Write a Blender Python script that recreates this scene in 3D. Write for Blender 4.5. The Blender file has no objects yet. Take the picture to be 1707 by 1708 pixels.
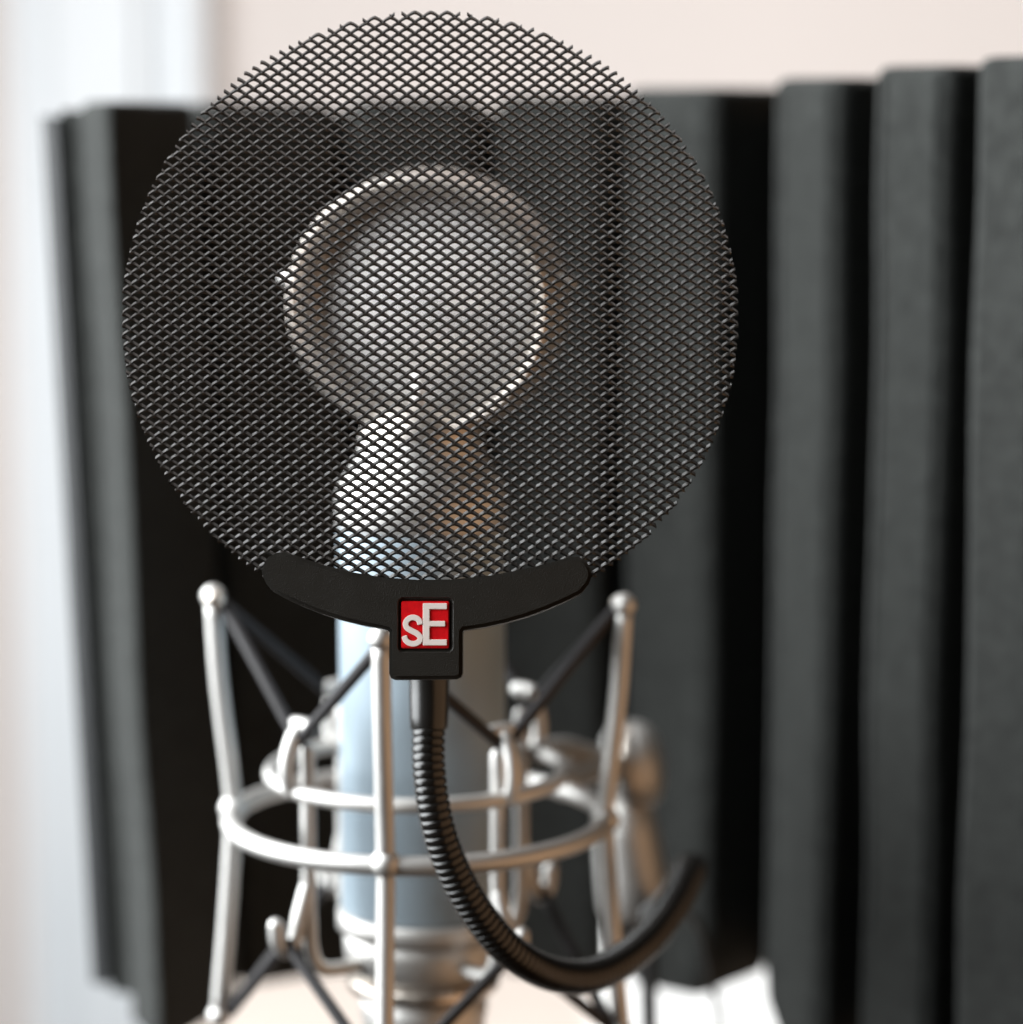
import bpy, bmesh, math, random
import numpy as np
from mathutils import Vector, Matrix
random.seed(4)
SC = bpy.context.scene
COL = SC.collection
R = math.radians

# ------------------------------------------------------------------ camera
cam_d = bpy.data.cameras.new('camera')
cam = bpy.data.objects.new('camera', cam_d); COL.objects.link(cam)
cam.location = (0.025, -0.7625, 0.1072)
cam.rotation_euler = (R(82), 0, 0)
cam_d.sensor_width = 36; cam_d.lens = 97.27
cam_d.clip_start = 0.02; cam_d.clip_end = 30
cam_d.dof.use_dof = True
cam_d.dof.focus_distance = 0.648
cam_d.dof.aperture_fstop = 5.9
SC.camera = cam

# ------------------------------------------------------------------ world and lamps
w = bpy.data.worlds.new('World'); SC.world = w; w.use_nodes = True
w.node_tree.nodes['Background'].inputs[0].default_value = (1.0, 0.80, 0.64, 1)
w.node_tree.nodes['Background'].inputs[1].default_value = 0.015

def area(name, loc, target, sx, sy, watts, col):
    d = bpy.data.lights.new(name, 'AREA'); d.shape = 'RECTANGLE'
    d.size = sx; d.size_y = sy; d.energy = watts; d.color = col
    o = bpy.data.objects.new(name, d); COL.objects.link(o)
    o.location = loc
    o.rotation_euler = (Vector(target) - Vector(loc)).to_track_quat('-Z', 'Y').to_euler()
    return o
wl = area('window_light', (-1.05, 0.02, 0.52), (0, 0.0, 0.0), 1.7, 1.8, 64.0, (0.94, 0.98, 1.0))
wl.data.spread = R(125)
area('warm_room_light', (1.0, -0.40, -0.25), (0, 0, -0.04), 1.8, 1.5, 7.0, (1.0, 0.62, 0.36))
area('wall_fill', (0.15, 0.62, 1.05), (0.0, 1.25, 0.05), 1.2, 0.4, 6.0, (1.0, 0.95, 0.92))  # added fill light out of view, brightens the wall and desk
area('side_fill', (-0.80, 0.62, -0.05), (-0.22, 1.40, -0.15), 0.5, 0.8, 2.5, (0.93, 0.97, 1.0))  # added cool fill out of view, lifts the white surface at the left

SC.view_settings.view_transform = 'Standard'
SC.view_settings.look = 'None'
SC.view_settings.exposure = 0
SC.view_settings.gamma = 1
SC.cycles.use_denoising = True
SC.cycles.max_bounces = 8

# ------------------------------------------------------------------ materials
MATS = {}
def mat(name, base, rough=.5, metal=0., spec=.5, sheen=0., coat=0., noise=None, bump=None, var=0., rvar=0.):
    m = bpy.data.materials.new(name); m.use_nodes = True
    nt = m.node_tree; b = nt.nodes['Principled BSDF']
    b.inputs['Base Color'].default_value = (*base, 1)
    b.inputs['Roughness'].default_value = rough
    b.inputs['Metallic'].default_value = metal
    b.inputs['Specular IOR Level'].default_value = spec
    b.inputs['Sheen Weight'].default_value = sheen
    b.inputs['Coat Weight'].default_value = coat
    tc = nt.nodes.new('ShaderNodeTexCoord')
    if var or rvar:
        n = nt.nodes.new('ShaderNodeTexNoise'); n.inputs['Scale'].default_value = noise or 60
        n.inputs['Detail'].default_value = 5
        nt.links.new(tc.outputs['Object'], n.inputs['Vector'])
        if var:
            r = nt.nodes.new('ShaderNodeValToRGB')
            r.color_ramp.elements[0].position = .3; r.color_ramp.elements[1].position = .7
            r.color_ramp.elements[0].color = (*[c*(1-var) for c in base], 1)
            r.color_ramp.elements[1].color = (*[min(1, c*(1+var)) for c in base], 1)
            nt.links.new(n.outputs['Fac'], r.inputs['Fac'])
            nt.links.new(r.outputs['Color'], b.inputs['Base Color'])
        if rvar:
            mr = nt.nodes.new('ShaderNodeMapRange')
            mr.inputs['To Min'].default_value = rough-rvar; mr.inputs['To Max'].default_value = rough+rvar
            nt.links.new(n.outputs['Fac'], mr.inputs['Value'])
            nt.links.new(mr.outputs['Result'], b.inputs['Roughness'])
    if bump:
        sc, st, di = bump
        n2 = nt.nodes.new('ShaderNodeTexNoise'); n2.inputs['Scale'].default_value = sc; n2.inputs['Detail'].default_value = 3
        bp = nt.nodes.new('ShaderNodeBump'); bp.inputs['Strength'].default_value = st; bp.inputs['Distance'].default_value = di
        nt.links.new(tc.outputs['Object'], n2.inputs['Vector'])
        nt.links.new(n2.outputs['Fac'], bp.inputs['Height'])
        nt.links.new(bp.outputs['Normal'], b.inputs['Normal'])
    MATS[name] = m
    return m
mat('wall_paint', (.70, .645, .618), .85, var=.03, noise=3)
mat('white_paint', (.83, .87, .905), .55, var=.02, noise=4)
mat('desk_top', (.56, .485, .43), .6, var=.05, noise=9)
mat('glow_white', (.90, .90, .89), .8)  # white of the added sheet that stands in for a bright glow
mat('foam', (.035, .0365, .0345), 1.0, spec=.12, sheen=.05, var=.24, noise=230, bump=(1400, .9, .0010))
mat('shell', (.022, .023, .024), .5, bump=(500, .4, .0006))
mat('mesh_black', (.012, .0095, .0075), .31, spec=.85, rvar=.06, noise=350, bump=(2500, .25, .0002))
mat('bracket_black', (.017, .0155, .013), .34, spec=.4, bump=(3200, .55, .00025), rvar=.08, noise=260)
mat('recess_black', (.012, .011, .010), .6)
mat('badge_red', (.62, .004, .008), .35, var=.12, noise=900, bump=(1500, .2, .0002))
mat('letter_white', (.78, .70, .66), .4)
mat('sleeve_black', (.012, .011, .010), .27, spec=.55, bump=(2200, .12, .0001))
mat('hose_black', (.010, .009, .008), .20, spec=.5)
mat('nickel', (.58, .565, .545), .55, metal=1., rvar=.05, noise=200)
mat('head_nickel', (.58, .535, .49), .44, metal=1., rvar=.05, noise=200)
mat('dark_nickel', (.62, .56, .50), .34, metal=1.)
mat('blue_paint', (.285, .35, .40), .5, spec=.4, rvar=.05, noise=150)
mat('wire', (.88, .87, .865), .5, metal=.25)
mat('capsule_gold', (.66, .58, .48), .45, metal=.8)
mat('capsule_dark', (.10, .09, .08), .6)
mat('rubber', (.022, .020, .021), .6, spec=.28)
mat('stand_black', (.018, .017, .017), .4)
mat('cable_black', (.015, .015, .015), .5)

# ------------------------------------------------------------------ mesh helpers
def obj(name, verts, faces, material, parent=None, smooth=True, loc=None):
    me = bpy.data.meshes.new(name)
    me.from_pydata([tuple(v) for v in verts], [], [tuple(f) for f in faces])
    me.update()
    if smooth:
        me.polygons.foreach_set('use_smooth', [True]*len(me.polygons))
    o = bpy.data.objects.new(name, me); COL.objects.link(o)
    me.materials.append(MATS[material])
    if parent: o.parent = parent
    if loc: o.location = loc
    return o
def tag(o, label, cat=None, group=None, kind=None):
    o['label'] = label
    if cat: o['category'] = cat
    if group: o['group'] = group
    if kind: o['kind'] = kind
    return o
def thing(name, label, cat, loc=(0, 0, 0), rot=(0, 0, 0)):
    o = bpy.data.objects.new(name, None); COL.objects.link(o)
    o.location = loc; o.rotation_euler = rot; o.empty_display_size = .02
    return tag(o, label, cat)
def spline(pts, n):
    """Catmull-Rom through pts, n samples per span"""
    P = [Vector(p) for p in pts]; P = [P[0]*2-P[1]] + P + [P[-1]*2-P[-2]]
    out = []
    for i in range(1, len(P)-2):
        for k in range(n):
            t = k/n
            a, b, c, d = P[i-1], P[i], P[i+1], P[i+2]
            out.append(.5*((2*b)+(-a+c)*t+(2*a-5*b+4*c-d)*t*t+(-a+3*b-3*c+d)*t**3))
    out.append(P[-2]); return out
def tube(pts, r, seg=16, closed=False, caps=True, round_caps=False):
    """sweep a circle; r is a number or a list"""
    P = [Vector(p) for p in pts]; n = len(P)
    rr = r if isinstance(r, (list, tuple)) else [r]*n
    rr = list(rr)
    if round_caps and not closed:
        t0 = (P[0]-P[1]).normalized(); t1 = (P[-1]-P[-2]).normalized()
        A = []; ra = []; B = []; rb = []
        for k in range(4):
            a = math.pi/2*(1-(k+.15)/4)
            A.append(P[0]+t0*rr[0]*math.sin(a)); ra.append(rr[0]*math.cos(a))
            B.append(P[-1]+t1*rr[-1]*math.sin(a)); rb.append(rr[-1]*math.cos(a))
        P = A + P + B[::-1]; rr = ra + rr + rb[::-1]; n = len(P)
    verts = []; faces = []
    def tan(i):
        if closed: return (P[(i+1) % n]-P[i-1]).normalized()
        if i == 0: return (P[1]-P[0]).normalized()
        if i == n-1: return (P[-1]-P[-2]).normalized()
        return (P[i+1]-P[i-1]).normalized()
    t = tan(0)
    u = t.orthogonal().normalized()
    for i in range(n):
        t = tan(i)
        u = (u - t*u.dot(t)).normalized(); v = t.cross(u)
        for k in range(seg):
            a = 2*math.pi*k/seg
            verts.append(P[i]+(u*math.cos(a)+v*math.sin(a))*rr[i])
    m = n if closed else n-1
    off = 0
    if closed:   # best phase match at the seam
        d = [(verts[k]-verts[(n-1)*seg]).length for k in range(seg)]; off = d.index(min(d))
    for i in range(m):
        for k in range(seg):
            a = i*seg+k; b = i*seg+(k+1) % seg
            if i == n-1:
                c = (k+1+off) % seg; d_ = (k+off) % seg
            else:
                c = (i+1)*seg+(k+1) % seg; d_ = (i+1)*seg+k
            faces.append((a, b, c, d_))
    if caps and not closed:
        faces.append(tuple(range(seg))[::-1]); faces.append(tuple((n-1)*seg+k for k in range(seg)))
    return verts, faces
def lathe(prof, seg=48, M=None):
    """profile of (radius, height) turned about z, M places it"""
    verts = []; faces = []
    for r, z in prof:
        for k in range(seg):
            a = 2*math.pi*k/seg
            verts.append(Vector((r*math.cos(a), r*math.sin(a), z)))
    for i in range(len(prof)-1):
        for k in range(seg):
            faces.append((i*seg+k, i*seg+(k+1) % seg, (i+1)*seg+(k+1) % seg, (i+1)*seg+k))
    if M is not None: verts = [M @ v for v in verts]
    return verts, faces
def join(*parts):
    V = []; Fc = []
    for v, f in parts:
        o = len(V); V += list(v); Fc += [tuple(i+o for i in q) for q in f]
    return V, Fc
def sphere(c, r, seg=20, rings=12, sx=1, sz=1):
    prof = [(max(1e-5, r*math.sin(math.pi*i/rings)), -r*sz*math.cos(math.pi*i/rings)) for i in range(rings+1)]
    return lathe(prof, seg, Matrix.Translation(c))
def box(x0, x1, y0, y1, z0, z1):
    v = [(x, y, z) for x in (x0, x1) for y in (y0, y1) for z in (z0, z1)]
    f = [(0, 1, 3, 2), (4, 6, 7, 5), (0, 4, 5, 1), (2, 3, 7, 6), (0, 2, 6, 4), (1, 5, 7, 3)]
    return v, f
def bevel_obj(o, width, seg=2, angle=35):
    bm = bmesh.new(); bm.from_mesh(o.data)
    es = [e for e in bm.edges if len(e.link_faces) == 2 and e.calc_face_angle(0) > R(angle)]
    bmesh.ops.bevel(bm, geom=es, offset=width, segments=seg, affect='EDGES', clamp_overlap=True)
    bmesh.ops.recalc_face_normals(bm, faces=bm.faces)
    bm.to_mesh(o.data); bm.free()
    return o
def auto_smooth(o, deg=40):
    me = o.data
    bm = bmesh.new(); bm.from_mesh(me)
    for e in bm.edges:
        e.smooth = not (len(e.link_faces) == 2 and e.calc_face_angle(0) > R(deg))
    for f in bm.faces: f.smooth = True
    bm.to_mesh(me); bm.free()
    return o

# ------------------------------------------------------------------ setting
def struct(name, vf, m, label):
    o = obj(name, *vf, m, smooth=False); o['kind'] = 'structure'; o['label'] = label; return o
struct('wall', box(-1.2, 1.6, 1.42, 1.50, -.90, 1.3), 'wall_paint', 'plain warm cream wall behind the foam screen')
struct('desk', box(-.18, 1.2, .22, 1.40, -.46, -.42), 'desk_top', 'pale cream desk top far below the foam screen')
# tall white panel against the wall, only its soft pale boards are seen at the left
door = thing('door', 'tall cool white door-like surface at the far left against the cream wall', 'door', (-.305, 1.404, -.88))
obj('board', *box(-.056, .062, .0, .012, .0, 1.9), 'white_paint', door, smooth=False)
for x0, x1 in ((-.030, .046),):
    bevel_obj(obj('raised_field', *box(x0, x1, -.004, -.0005, .1, 1.8), 'white_paint', door, smooth=False), .006, 2)
bevel_obj(obj('trim', *box(.064, .096, -.004, .014, .0, 1.95), 'white_paint', door, smooth=False), .006, 2)
glow = obj('glow_sheet', *box(.076, .42, .62, 1.02, -.4195, -.4165), 'glow_white', smooth=False)  # added sheet, its white stands in for the glow under the foam
tag(glow, 'added white sheet on the desk standing in for the bright glow below the foam at the lower right', 'sheet')

# ------------------------------------------------------------------ foam screen
scr = thing('foam_screen', 'curved charcoal acoustic foam screen standing around the microphone', 'acoustic screen', (0, .2, -.20))
RID = [((-.1039, .130), (-.0806, .175)), ((-.0775, .185), (-.0362, .205)), ((-.0280, .210), (.0127, .212)),
       ((.0200, .208), (.0563, .198)), ((.0632, .188), (.0935, .166)), ((.1086, .135), (.1286, .115)),
       ((.1356, .095), (.1566, .075)), ((.1606, .060), (.1880, .030))]
TOPZ = [.1142, .1140, .1155, .1165, .1190, .1215, .1245, .1265]
LEAN = [.0112, .0080, .0035, .0010, 0, 0, 0, 0]     # the left wing stands a little askew
def ridge(i, a, b):
    a = Vector((*a, 0)); b = Vector((*b, 0)); t = (b-a).normalized(); n = Vector((-t.y, t.x, 0))   # n: backwards
    if n.y < 0 and i < 6: n = -n
    dep = .038; splay = .0035
    A = a; B = b; Cc = b + n*dep + t*splay; Dd = a + n*dep - t*splay
    z0 = (-.2005, -.1965, -.1990, -.1985, -.1955, -.1990, -.2010, -.2020)[i]; z1 = TOPZ[i]
    nz = 26; nx = 8
    if i == 0: Cc = Vector((-.097, .200, 0)); Dd = Vector((-.1165, .156, 0))
    plan = []
    r = .0055
    def lerp(p, q, k): return p+(q-p)*k
    plan.append(Dd)
    for k in range(1, 4): plan.append(lerp(Dd, A, k/4))
    for k in range(5):   # rounded edge
        ang = k/4
        p = lerp(lerp(A+(Dd-A).normalized()*r, A, ang), lerp(A, A+t*r, ang), ang); plan.append(p)
    for k in range(1, nx): plan.append(lerp(A, B, k/nx))
    for k in range(5):
        ang = k/4
        p = lerp(lerp(B-t*r, B, ang), lerp(B, B+(Cc-B).normalized()*r, ang), ang); plan.append(p)
    for k in range(1, 4): plan.append(lerp(B, Cc, k/4))
    plan.append(Cc)
    cen = (A+B+Cc+Dd)/4
    m = len(plan); V = []; Fc = []
    rnd = random.Random(i*7+1)
    ph = [rnd.uniform(0, 6.28) for _ in range(4)]
    zs = [z0, z0+.0008, z0+.003] + [z0+.003+(z1-z0-.006)*k/nz for k in range(1, nz)] + [z1-.003, z1-.0008, z1]
    ins = [.004, .0012, 0] + [0]*(nz-1) + [0, .0012, .004]
    for z, s in zip(zs, ins):
        wob = .0003*math.sin(z*31+ph[0])+.00015*math.sin(z*77+ph[1])
        for p in plan:
            q = p + (cen-p).normalized()*s + t*wob + n*(.0005*math.sin(z*43+ph[2]))
            side = (p-cen).dot(t)/((B-A).length/2); fz = max(0, 1-(z-z0)/.022)
            if i == 5 and side < 0: q = q - t*side*.010*fz*fz
            if i == 4: q = q - t*side*.004*fz*fz
            V.append(Vector((q.x+LEAN[i]*(z1-z)/.315, q.y-.2, z+.20)))
    nr = len(zs)
    for j in range(nr-1):
        for k in range(m):
            Fc.append((j*m+k, j*m+(k+1) % m, (j+1)*m+(k+1) % m, (j+1)*m+k))
    Fc.append(tuple(range(m))[::-1]); Fc.append(tuple((nr-1)*m+k for k in range(m)))
    o = obj('foam_ridge', V, Fc, 'foam', scr)
    return auto_smooth(o, 50)
for i, (a, b) in enumerate(RID): ridge(i, a, b)
# backing foam sheet and outer shell follow the same bend
back = []
for i, (a, b) in enumerate(RID):
    a = Vector((*a, 0)); b = Vector((*b, 0)); t = (b-a).normalized(); n = Vector((-t.y, t.x, 0))
    if i == 0: back += [(Vector((-.1150, .157, 0)), n), (Vector((-.095, .200, 0)), n)]
    else: back += [(a+n*.0365-t*.003, n), (b+n*.0365+t*.003, n)]
def sheet(off0, off1, z0, z1, ext):
    pts = back
    V = []; Fc = []
    L = [p.copy() for p, n in pts]
    L[0] = L[0]-(L[1]-L[0]).normalized()*ext; L[-1] = L[-1]+(L[-1]-L[-2]).normalized()*ext
    for (p, n), q in zip(pts, L):
        for o_, z in ((off0, z0), (off1, z0), (off1, z1), (off0, z1)):
            s = q+n*o_; V.append((s.x+LEAN[len(V)//8]*(z1-z)/.315, s.y-.2, z+.2))
    m = len(pts)
    for i in range(m-1):
        for k in range(4):
            Fc.append((i*4+k, i*4+(k+1) % 4, (i+1)*4+(k+1) % 4, (i+1)*4+k))
    Fc.append((3, 2, 1, 0)); Fc.append(tuple((m-1)*4+k for k in range(4)))
    return V, Fc
obj('foam_backing', *sheet(0, .010, -.190, .1115, .0), 'foam', scr, smooth=False)
obj('shell', *sheet(.0103, .016, -.187, .1095, .003), 'shell', scr, smooth=False)

# ------------------------------------------------------------------ stand
st = thing('microphone_stand', 'black stand pole below the shock mount, partly behind the bent hose', 'stand', (.068, .062, -.42))
stp = lambda x, y, z: (x-.068, y-.062, z+.42)
obj('pole', *tube([stp(.0680, .086, -.142), stp(.0695, .088, -.2), stp(.074, .092, -.415)], .0027, 16), 'stand_black', st)
obj('collar', *lathe([(.0001, 0), (.006, 0), (.0065, .001), (.0065, .012), (.0055, .0135), (.0001, .0135)], 28, Matrix.Translation(stp(.0680, .086, -.150))), 'stand_black', st)
obj('base', *lathe([(.0001, 0), (.068, 0), (.070, .002), (.068, .008), (.02, .014), (.008, .022), (.0001, .022)], 48, Matrix.Translation(stp(.074, .092, -.4195))), 'stand_black', st)

cab = obj('cable', *tube(spline([(.0740, .080, -.1385), (.0805, .086, -.1400), (.0860, .094, -.1500), (.0895, .100, -.1676), (.0925, .100, -.183), (.093, .11, -.24), (.10, .16, -.33), (.13, .24, -.414), (.22, .30, -.4178)], 10), .0011, 10), 'cable_black')
tag(cab, 'thin black cable hanging down beside the black stand pole', 'cable')

# ------------------------------------------------------------------ shock mount
CX, CY = -.0015, 0.0
PHI = R(7.2)
sm = thing('shock_mount', 'silver wire shock mount cage holding the blue microphone on black elastic cords', 'shock mount', (CX, CY, -.1473))
def L_(x, y, z): return (x-CX, y-CY, z+.1473)
def pol(ang, r, z):   # ang measured from the front towards the right of the picture, cage turned by PHI
    a = R(ang)-PHI
    return Vector((r*math.sin(a), -r*math.cos(a), z+.1473))
RO = .0527
obj('outer_ring', *tube([pol(k*360/96, RO, -.0870) for k in range(96)], .0027, 14, closed=True), 'nickel', sm)
tops = {}; bots = {}
for ang in (0, 90, 180, 270):
    pr = [pol(ang, RO+.0054, -.0262), pol(ang, RO+.0040, -.050), pol(ang, RO+.0012, -.076), pol(ang, RO+.0005, -.0862),
          pol(ang, RO+.0010, -.097), pol(ang, RO+.0030, -.122), pol(ang, RO+.0055, -.1473)]
    rod = obj('rod', *tube(spline(pr, 6), .0025, 16), 'nickel', sm)
    obj('joint_ball', *sphere(pol(ang, RO+.0004, -.0862), .0041), 'nickel', rod)
    obj('end_ball', *sphere(pol(ang, RO+.0054, -.0250), .0034), 'nickel', rod)
    obj('end_ball', *sphere(pol(ang, RO+.0055, -.1475), .0034), 'nickel', rod)
    obj('end_screw', *sphere(pol(ang+3.5, RO+.0043, -.0252), .0030, sz=.9), 'dark_nickel', rod)
    tops[ang] = pol(ang, RO+.0026, -.0268); bots[ang] = pol(ang, RO+.0022, -.1462)
RI = .0412
obj('inner_ring', *tube([pol(k*360/96, RI, -.0735) for k in range(96)], .0022, 14, closed=True), 'nickel', sm)
hk_t = {}; hk_b = {}
for ang in (45, 135, 225, 315):
    # upright wire, turned inwards under the microphone
    pts = [pol(ang, RI-.0042, -.0625), pol(ang, RI-.0042, -.085), pol(ang, RI-.0042, -.110), pol(ang, RI-.0050, -.1200),
           pol(ang, RI-.0085, -.1250), pol(ang, RI-.0150, -.1262), pol(ang, RI-.0225, -.1262)]
    obj('upright', *tube(spline(pts, 6), .0021, 14, round_caps=True), 'nickel', sm)
    # upper hook: rises from the ring, bends inwards, ends in a cross piece
    h = [pol(ang, RI+.0010, -.0735), pol(ang, RI+.0026, -.0690), pol(ang, RI+.0022, -.0630), pol(ang, RI-.0004, -.0572), pol(ang, RI-.0040, -.0556)]
    hook = obj('upper_hook', *tube(spline(h, 6), .0021, 14, round_caps=True), 'nickel', sm)
    obj('cross_piece', *tube([pol(ang-5.0, RI-.0026, -.0556), pol(ang, RI-.0026, -.0553), pol(ang+5.0, RI-.0026, -.0556)], .0022, 14, round_caps=True), 'nickel', hook)
    hk_t[ang] = pol(ang, RI-.0012, -.0598)
    # lower stub and hook that the lower cord runs around
    h2 = [pol(ang, RI-.0036, -.1010), pol(ang, RI-.0012, -.1080), pol(ang, RI+.0005, -.1150), pol(ang, RI+.0035, -.1180), pol(ang, RI+.0062, -.1150), pol(ang, RI+.0068, -.1100)]
    obj('lower_hook', *tube(spline(h2, 6), .0021, 14, round_caps=True), 'nickel', sm)
    hk_b[ang] = pol(ang, RI+.0034, -.1156)
for ang in (0, 90, 180, 270):
    for d in (-45, 45):
        a = tops[ang]; b = hk_t[(ang+d) % 360]
        obj('upper_cord', *tube([a, a.lerp(b, .5), b], .0017, 12, round_caps=True), 'rubber', sm)
        a = bots[ang]; b = hk_b[(ang+d) % 360]
        obj('lower_cord', *tube([a, a.lerp(b, .5), b], .0017, 12, round_caps=True), 'rubber', sm)
# swivel joint at the back right
obj('swivel_arm', *tube(spline([L_(.0400, .033, -.0862), L_(.0450, .048, -.0865), L_(.0525, .066, -.0885), L_(.0600, .082, -.0915)], 6), [.0042]*13+[.0050]*6, 18), 'nickel', sm)
obj('swivel_arm', *tube(spline([L_(.0335, .022, -.0735), L_(.0405, .042, -.0770), L_(.0490, .062, -.0840), L_(.0575, .079, -.0910)], 6), [.0036]*19, 18), 'nickel', sm)
Mk = Matrix.Translation(Vector(L_(.0625, .086, -.0925))) @ Matrix.Rotation(R(90-8), 4, 'Y')
knob = obj('swivel_knob', *lathe([(.0001, -.008), (.0085, -.008), (.0112, -.0070), (.0138, -.004), (.0144, 0), (.0138, .004), (.0118, .0075), (.0070, .0098), (.0001, .0105)], 40, Mk), 'nickel', sm)
obj('knob_band', *lathe([(.0143, -.003), (.0147, -.0022), (.0147, .0002), (.0144, .001)], 40, Mk), 'dark_nickel', knob)
obj('adapter', *lathe([(.0001, .037), (.0070, .037), (.0092, .035), (.0104, .026), (.0112, .012), (.0114, .003), (.0104, .0), (.0001, 0)], 40, Matrix.Translation(Vector(L_(.0645, .086, -.1405))) @ Matrix.Rotation(R(-7), 4, 'Y')), 'nickel', sm)
obj('adapter_tube', *lathe([(.0001, 0), (.0028, 0), (.0030, .004), (.0030, .05), (.0001, .05)], 24, Matrix.Translation(Vector(L_(.0570, .084, -.185)))), 'nickel', sm)

# ------------------------------------------------------------------ microphone
mic = thing('microphone', 'blue grey studio microphone with a round silver head behind the mesh disc', 'microphone', (0, 0, -.160))
def ML(z): return Matrix.Translation((0, 0, z+.160))
obj('body', *lathe([(.0228, -.1125), (.02325, -.1118), (.02325, -.0052), (.0230, -.0042), (.0200, -.0040)], 72, ML(0)), 'blue_paint', mic)
sh = obj('shoulder', *lathe([(.0215, -.0046), (.0230, -.0040), (.0236, -.0030), (.0236, .0050), (.0228, .0078), (.0200, .0120), (.0178, .0155), (.0170, .0185), (.0172, .0205), (.0160, .0215), (.0130, .0220), (.0001, .0222)], 64, ML(0)), 'nickel', mic)
obj('lower_band', *lathe([(.0200, -.1185), (.0238, -.1185), (.0245, -.1178), (.0245, -.1136), (.0238, -.1128), (.0200, -.1127)], 64, ML(0)), 'nickel', mic)
obj('base_sleeve', *lathe([(.0001, -.1318), (.0185, -.1318), (.0205, -.1312), (.0222, -.1280), (.0226, -.1230), (.0226, -.1187), (.0200, -.1186)], 64, ML(0)), 'nickel', mic)
obj('base_ring', *lathe([(.0170, -.1362), (.0212, -.1360), (.0218, -.1352), (.0218, -.1330), (.0212, -.1320), (.0170, -.1319)], 64, ML(0)), 'dark_nickel', mic)
obj('connector', *lathe([(.0001, -.160), (.0150, -.160), (.0158, -.1585), (.0170, -.1500), (.0182, -.1420), (.0182, -.1366), (.0150, -.1364)], 64, ML(0)), 'nickel', mic)
obj('connector_plug', *lathe([(.0001, -.186), (.0090, -.186), (.0095, -.185), (.0098, -.1605), (.0001, -.1604)], 40, ML(0)), 'nickel', mic)
# round head, turned a little to the right
HC = Matrix.Translation((.0014, 0, .0580+.160)) @ Matrix.Rotation(R(-14), 4, 'Z') @ Matrix.Rotation(R(90), 4, 'X') @ Matrix.Scale(.955, 4, (0, 1, 0))
head = obj('head_ring', *lathe([(.0270, -.0115), (.0350, -.0125), (.0380, -.0105), (.0388, -.0070), (.0386, -.0030), (.0375, .0040), (.0368, .0096), (.0364, .0108), (.0357, .0113), (.0349, .0106), (.0336, .0066), (.0318, .0024), (.0309, .0008), (.0300, .0003), (.0296, -.0030), (.0296, -.010)], 96, HC), 'head_nickel', mic)
obj('back_plate', *lathe([(.0001, -.0135), (.018, -.0130), (.0290, -.0112), (.0297, -.0098), (.0001, -.0098)], 64, HC), 'dark_nickel', head)
# woven grille: two sets of wires on a shallow dome
V = []; Fc = []
pitch = .00095; RG = .0299
def dome(x, y): return .0004 + .0070*(1-(x*x+y*y)/(RG*RG))
n = int(RG/pitch)
for axis in (0, 1):
    for k in range(-n, n+1):
        c = k*pitch; half = math.sqrt(max(0, RG*RG-c*c))
        if half < .002: continue
        m = max(6, int(half/.0010)); pts = []
        for j in range(m+1):
            s = -half+2*half*j/m
            x, y = (s, c) if axis == 0 else (c, s)
            pts.append((x, y, dome(x, y)+(.0001 if axis else -.0001)))
        v, f = tube([HC @ Vector(p) for p in pts], .00020, 5)
        o = len(V); V += v; Fc += [tuple(i+o for i in q) for q in f]
gr = obj('grille', V, Fc, 'wire', mic); gr['kind'] = 'stuff'
cp = obj('capsule', *lathe([(.0001, -.009), (.0200, -.009), (.0215, -.008), (.0215, -.0010), (.0205, .0000), (.0180, .0001), (.0175, -.0006), (.0001, -.0006)], 48, HC), 'capsule_gold', mic)
obj('capsule_screw', *lathe([(.0001, -.001), (.0046, -.001), (.0046, .0008), (.0001, .0014)], 24, HC), 'capsule_dark', cp)
obj('capsule_saddle', *tube([HC @ Vector(q) for q in ((-.016, .0040, -.001), (.004, -.0045, .0012), (.022, -.0060, -.001))], .0030, 12), 'capsule_dark', cp)
obj('capsule_ring', *lathe([(.0218, -.008), (.0232, -.008), (.0232, -.0045), (.0218, -.0045)], 48, HC), 'capsule_dark', cp)
obj('stem_post', *lathe([(.0001, 0), (.0016, 0), (.0016, .0135), (.0001, .0138)], 20, Matrix.Translation((-.0004, -.0105, .0265+.160)) ), 'nickel', mic)
obj('collar', *lathe([(.0001, .018), (.0168, .018), (.0168, .0225), (.0150, .0262), (.0128, .0300), (.0001, .0305)], 48, ML(0)), 'head_nickel', mic)
for s in (-1, 1):
    Mp = Matrix.Translation((.0014, 0, .0645+.160)) @ Matrix.Rotation(R(-14), 4, 'Z') @ Matrix.Rotation(R(90*s), 4, 'Y')
    obj('side_pin', *lathe([(.0018, .0355), (.0018, .0408), (.0012, .0420), (.0001, .0421)], 16, Mp), 'nickel', head)

# ------------------------------------------------------------------ pop filter
PT = R(-12.0)   # disc leans back a little
pf = thing('pop_filter', 'round black metal mesh pop filter on a bent ribbed hose before the microphone', 'pop filter', (.0057, -.105, .0618), (PT, 0, 0))
S = .1425e-3
def px(x, y): return (x-718)*S, (527-y)*S*1.003      # disc plane: right, up (from its centre)
# disc plane axes in the thing's own frame: x right, z up, front is -y
RD = 515*S
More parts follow.
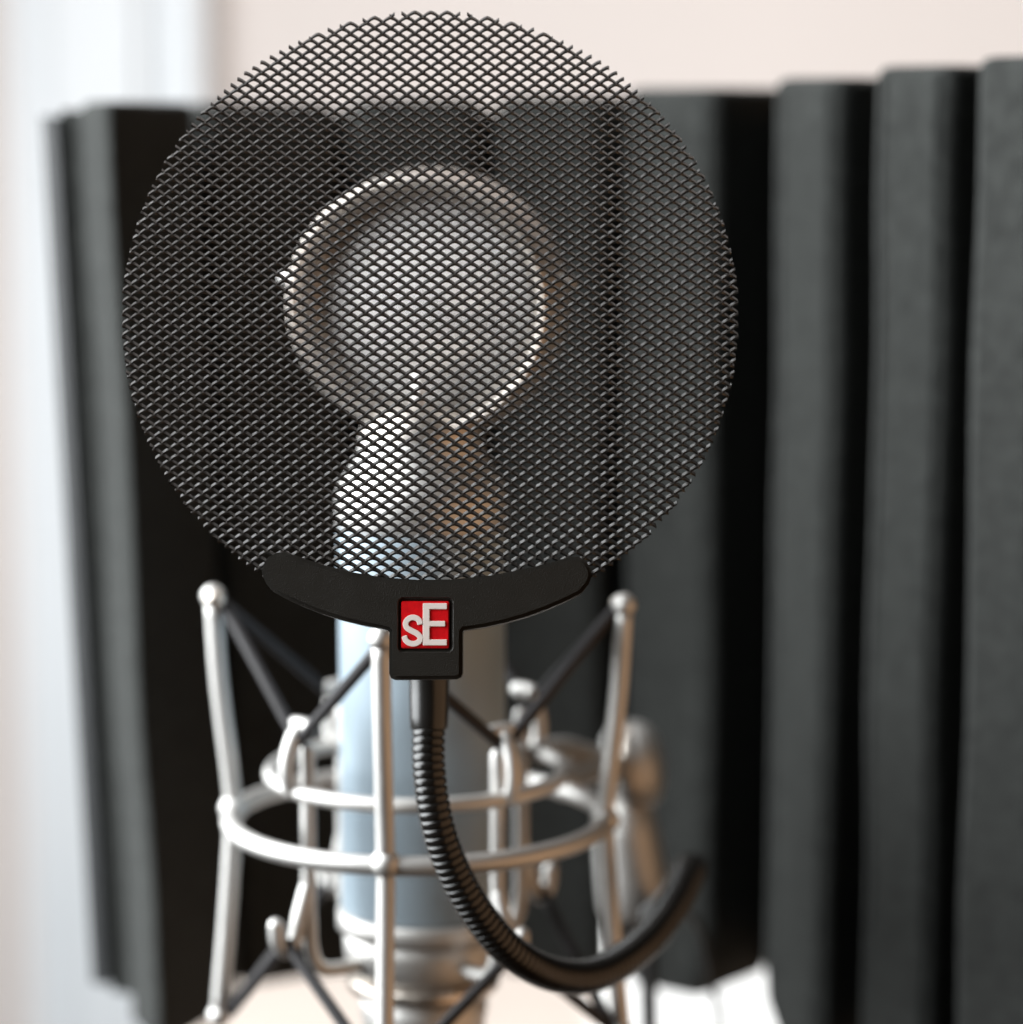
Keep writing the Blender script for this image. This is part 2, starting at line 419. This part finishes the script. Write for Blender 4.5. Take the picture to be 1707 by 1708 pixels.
# --- expanded metal sheet: wavy strands that meet at the bonds
p = 27.0*S; h = 9.45*S
TAU = R(36); wd = .00124; th = .00052
NS = 12
Vn = []; Fn = []
cnt = 0
kmax = int(RD/h)+2
for k in range(-kmax, kmax+1):
    ph = 0 if k % 2 == 0 else p/2
    run = []
    N = int(2*RD/p)+4
    us = [(-N/2*p) + j*p/NS for j in range(N*NS+1)]
    def flush(run):
        global cnt
        if len(run) < 4: return
        base = len(Vn); m = len(run)
        rk = random.uniform(-1, 1)
        for (u, v, d) in run:
            tau = TAU + R(.8)*math.sin(u*310+k*1.7) + R(.9)*math.sin(u*97-k*.61) + R(1.0)*rk
            d += .00014*math.sin(u*38+.6)*math.sin(v*44+1.1) + .00012*math.sin(u*130+v*90)
            v += .00004*math.sin(u*210+k*2.3)
            for a_, b_ in ((-wd/2, -th/2), (wd/2, -th/2), (wd/2, th/2), (-wd/2, th/2)):
                # a_: across (front to back), b_: thickness
                dv = a_*math.sin(tau) + b_*math.cos(tau)
                dn = a_*math.cos(tau) - b_*math.sin(tau)
                Vn.append((u, d+dn, v+dv))
        for j in range(m-1):
            for q in range(4):
                Fn.append((base+j*4+q, base+(j+1)*4+q, base+(j+1)*4+(q+1) % 4, base+j*4+(q+1) % 4))
        Fn.append((base+0, base+1, base+2, base+3))
        e = base+(m-1)*4
        Fn.append((e+3, e+2, e+1, e))
    for u in us:
        f = abs(math.cos(math.pi*(u-ph)/p))
        tri = 1-2*abs(((u-ph)/p) - round((u-ph)/p))          # 1 at peak, 0 at valley
        s = .85*(2*f-1) + .15*(2*tri-1)
        v = k*h + (h/2)*s*.66
        d = -.00048*(2*tri-1)
        if u*u+v*v < RD*RD and math.hypot(u, v+.0) < RD:
            run.append((u, v, d))
        else:
            flush(run); run = []
    flush(run)
ms = obj('mesh_disc', Vn, Fn, 'mesh_black', pf, smooth=False)

# --- crescent bracket with a block below
out = [(443, 955), (446, 942), (454, 930), (466, 923.5), (480, 922), (497, 927), (540, 942), (590, 954.5), (640, 963), (700, 967.5), (760, 966.5), (820, 960), (880, 949), (925, 937), (950, 929.5), (966, 930), (977, 938), (984, 950), (985.5, 962), (980, 975)]
def low(x): return 527+math.sqrt(526**2-(x-717)**2)
out += [(x, low(x)) for x in (968, 945, 915, 880, 845, 810, 785)]
out += [(776, 1049.5), (773, 1053), (773, 1120), (770.5, 1127), (764, 1130), (662, 1131), (656, 1128), (653, 1121), (653, 1053), (650, 1050)]
out += [(x, low(x)) for x in (640, 610, 575, 540, 505, 480, 462)] + [(450, 973)]
pl = [px(*q) for q in out]
sm_pl = []
m = len(pl)
y0, y1 = -.0062, .0060
bv = [(x, y0, z) for x, z in pl] + [(x, y1, z) for x, z in pl]
bf = [tuple(range(m)), tuple(range(2*m-1, m-1, -1))] + [(i+m, (i+1) % m+m, (i+1) % m, i) for i in range(m)]
br = obj('bracket', bv, bf, 'bracket_black', pf, smooth=False)
bm = bmesh.new(); bm.from_mesh(br.data); bmesh.ops.recalc_face_normals(bm, faces=bm.faces)
es = [e for e in bm.edges if any(len(f.verts) > 10 for f in e.link_faces)]
bmesh.ops.bevel(bm, geom=es, offset=.0014, segments=4, affect='EDGES', clamp_overlap=True)
bm.to_mesh(br.data); bm.free()
# cut the badge recess with a throw-away block
def rrect(x0, x1, z0, z1, r, k=5):
    P_ = []
    for cx, cz, a0 in ((x1-r, z1-r, 0), (x0+r, z1-r, 90), (x0+r, z0+r, 180), (x1-r, z0+r, 270)):
        for j in range(k+1):
            a = R(a0+90*j/k); P_.append((cx+r*math.cos(a), cz+r*math.sin(a)))
    return P_
def prism(P_, ya, yb):
    m = len(P_)
    v = [(x, ya, z) for x, z in P_] + [(x, yb, z) for x, z in P_]
    f = [tuple(range(m)), tuple(range(2*m-1, m-1, -1))] + [(i+m, (i+1) % m+m, (i+1) % m, i) for i in range(m)]
    return v, f
(x0, z1), (x1, z0) = px(669.5, 999.5), px(755, 1083.5)
cut = obj('cutter', *prism(rrect(x0, x1, z0, z1, .0009), -.009, -.0050), 'recess_black', pf, smooth=False)
for o_ in (br, cut):
    bm = bmesh.new(); bm.from_mesh(o_.data); bmesh.ops.recalc_face_normals(bm, faces=bm.faces); bm.to_mesh(o_.data); bm.free()
md = br.modifiers.new('b', 'BOOLEAN'); md.object = cut; md.operation = 'DIFFERENCE'; md.solver = 'EXACT'
dg = bpy.context.evaluated_depsgraph_get(); dg.update()
me = bpy.data.meshes.new_from_object(br.evaluated_get(dg))
br.modifiers.clear(); br.data = me
bpy.data.objects.remove(cut)
bm = bmesh.new(); bm.from_mesh(br.data)
bmesh.ops.remove_doubles(bm, verts=bm.verts, dist=1e-6)
es = []
for e in bm.edges:
    if all(abs(v.co.y+.0062) < 1e-5 for v in e.verts) and all(x0-1e-4 < v.co.x < x1+1e-4 and z0-1e-4 < v.co.z < z1+1e-4 for v in e.verts) and e.calc_face_angle(0) > R(50):
        es.append(e)
if es: bmesh.ops.bevel(bm, geom=es, offset=.0005, segments=3, affect='EDGES')
bm.to_mesh(br.data); bm.free()
auto_smooth(br, 25)
# badge with raised letters
(x0, z1), (x1, z0) = px(672.5, 1002.5), px(751, 1079.5)
bd = obj('badge', *prism(rrect(x0, x1, z0, z1, .00045), -.0060, -.0045), 'badge_red', pf, smooth=False)
bevel_obj(bd, .00022, 2); auto_smooth(bd, 30)
def cp_(x, y): return px(640+x/6.1, 980+y/6.1)
E_ = [(415, 158), (658, 158), (658, 219), (485, 219), (485, 335), (641, 335), (641, 391), (485, 391), (485, 519), (658, 519), (658, 580), (415, 580)]
le = obj('letter', *prism([cp_(*q) for q in E_], -.00635, -.0059), 'letter_white', bd, smooth=False)
bevel_obj(le, .00012, 2)
sc = spline([(*cp_(*q), 0) for q in [(390, 372), (378, 332), (345, 306), (298, 303), (258, 328), (243, 368), (262, 408), (310, 436), (360, 464), (390, 500), (378, 540), (330, 563), (282, 555), (246, 527), (228, 484)]], 6)
hw = 29/6.1*S; Lf = []; Rt = []
for i, q in enumerate(sc):
    t = (sc[min(i+1, len(sc)-1)]-sc[max(i-1, 0)]).normalized(); nn = Vector((-t.y, t.x, 0))
    Lf.append(q+nn*hw); Rt.append(q-nn*hw)
P_ = [(q.x, q.y) for q in Lf]; Q_ = [(q.x, q.y) for q in Rt]; m = len(P_)
v = []; f = []
for (a, b), (c, d) in zip(P_, Q_):
    v += [(a, -.00632, b), (c, -.00632, d), (c, -.0059, d), (a, -.0059, b)]
for i in range(m-1):
    for k in range(4): f.append((i*4+k, (i+1)*4+k, (i+1)*4+(k+1) % 4, i*4+(k+1) % 4))
f += [(0, 1, 2, 3), tuple((m-1)*4+k for k in (3, 2, 1, 0))]
ls = obj('letter', v, f, 'letter_white', bd, smooth=False)
bm = bmesh.new(); bm.from_mesh(ls.data); bmesh.ops.recalc_face_normals(bm, faces=bm.faces); bm.to_mesh(ls.data); bm.free()
bevel_obj(ls, .00012, 2, 60)
# sleeve and ribbed hose: points given in the room, taken into the leaning frame
inv = (Matrix.Translation((.0057, -.105, .0618)) @ Matrix.Rotation(PT, 4, 'X')).inverted()
DYB = math.sin(PT)*(-.088)     # how far the block lies in front of or behind y=-.105
hose = [(.0046, -.105, -.026), (.0045, -.105, -.0398), (.0046, -.105, -.051), (.0065, -.104, -.064), (.0107, -.1, -.077), (.0175, -.094, -.0899), (.026, -.085, -.1012), (.0368, -.073, -.1103), (.0481, -.06, -.1137), (.0602, -.043, -.1111), (.0699, -.022, -.1057), (.0752, .0, -.1032), (.0769, .025, -.1098), (.0748, .05, -.1235), (.0705, .072, -.1365)]
dy = DYB
hose = [(x, y + dy*max(0, 1-i/6), z) for i, (x, y, z) in enumerate(hose)]
top = Vector(hose[0]); en = Vector(hose[1])
en = en+Vector((0, 0, -.0022))
sl = [top+Vector((0, 0, .001)), top, top.lerp(en, .5), top.lerp(en, .8), top.lerp(en, .96), top.lerp(en, 1.0), top.lerp(en, 1.01)]
obj('sleeve', *tube([inv @ q for q in sl], [.0050, .0050, .00495, .0048, .00465, .0044, .0037], 36), 'sleeve_black', pf)
path = spline(hose[1:], 40)
dist = [0]
for a, b in zip(path, path[1:]): dist.append(dist[-1]+(b-a).length)
tot = dist[-1]; rib = .00200; per = 9
nr = int(tot/rib); pts = []; rr = []
arr = np.array([tuple(q) for q in path])
for i in range(nr*per+1):
    s = i*rib/per
    q = Vector([float(np.interp(s, dist, arr[:, c])) for c in range(3)])
    t = (i % per)/per
    bulge = 1-abs(2*t-1)**5 if t > 0 else 0
    pts.append(inv @ q); rr.append((.00352+.00056*bulge)*(1+.16*min(1, s/.12)))
obj('ribbed_hose', *tube(pts, rr, 32), 'hose_black', pf)
q0 = inv @ Vector(hose[-1]); q1 = inv @ (Vector(hose[-1])+(Vector(hose[-1])-Vector(hose[-2])).normalized()*.010)
obj('hose_end', *tube([q0, q0.lerp(q1, .1), q0.lerp(q1, .9), q1], [.0045, .0052, .0052, .0044], 28), 'sleeve_black', pf)
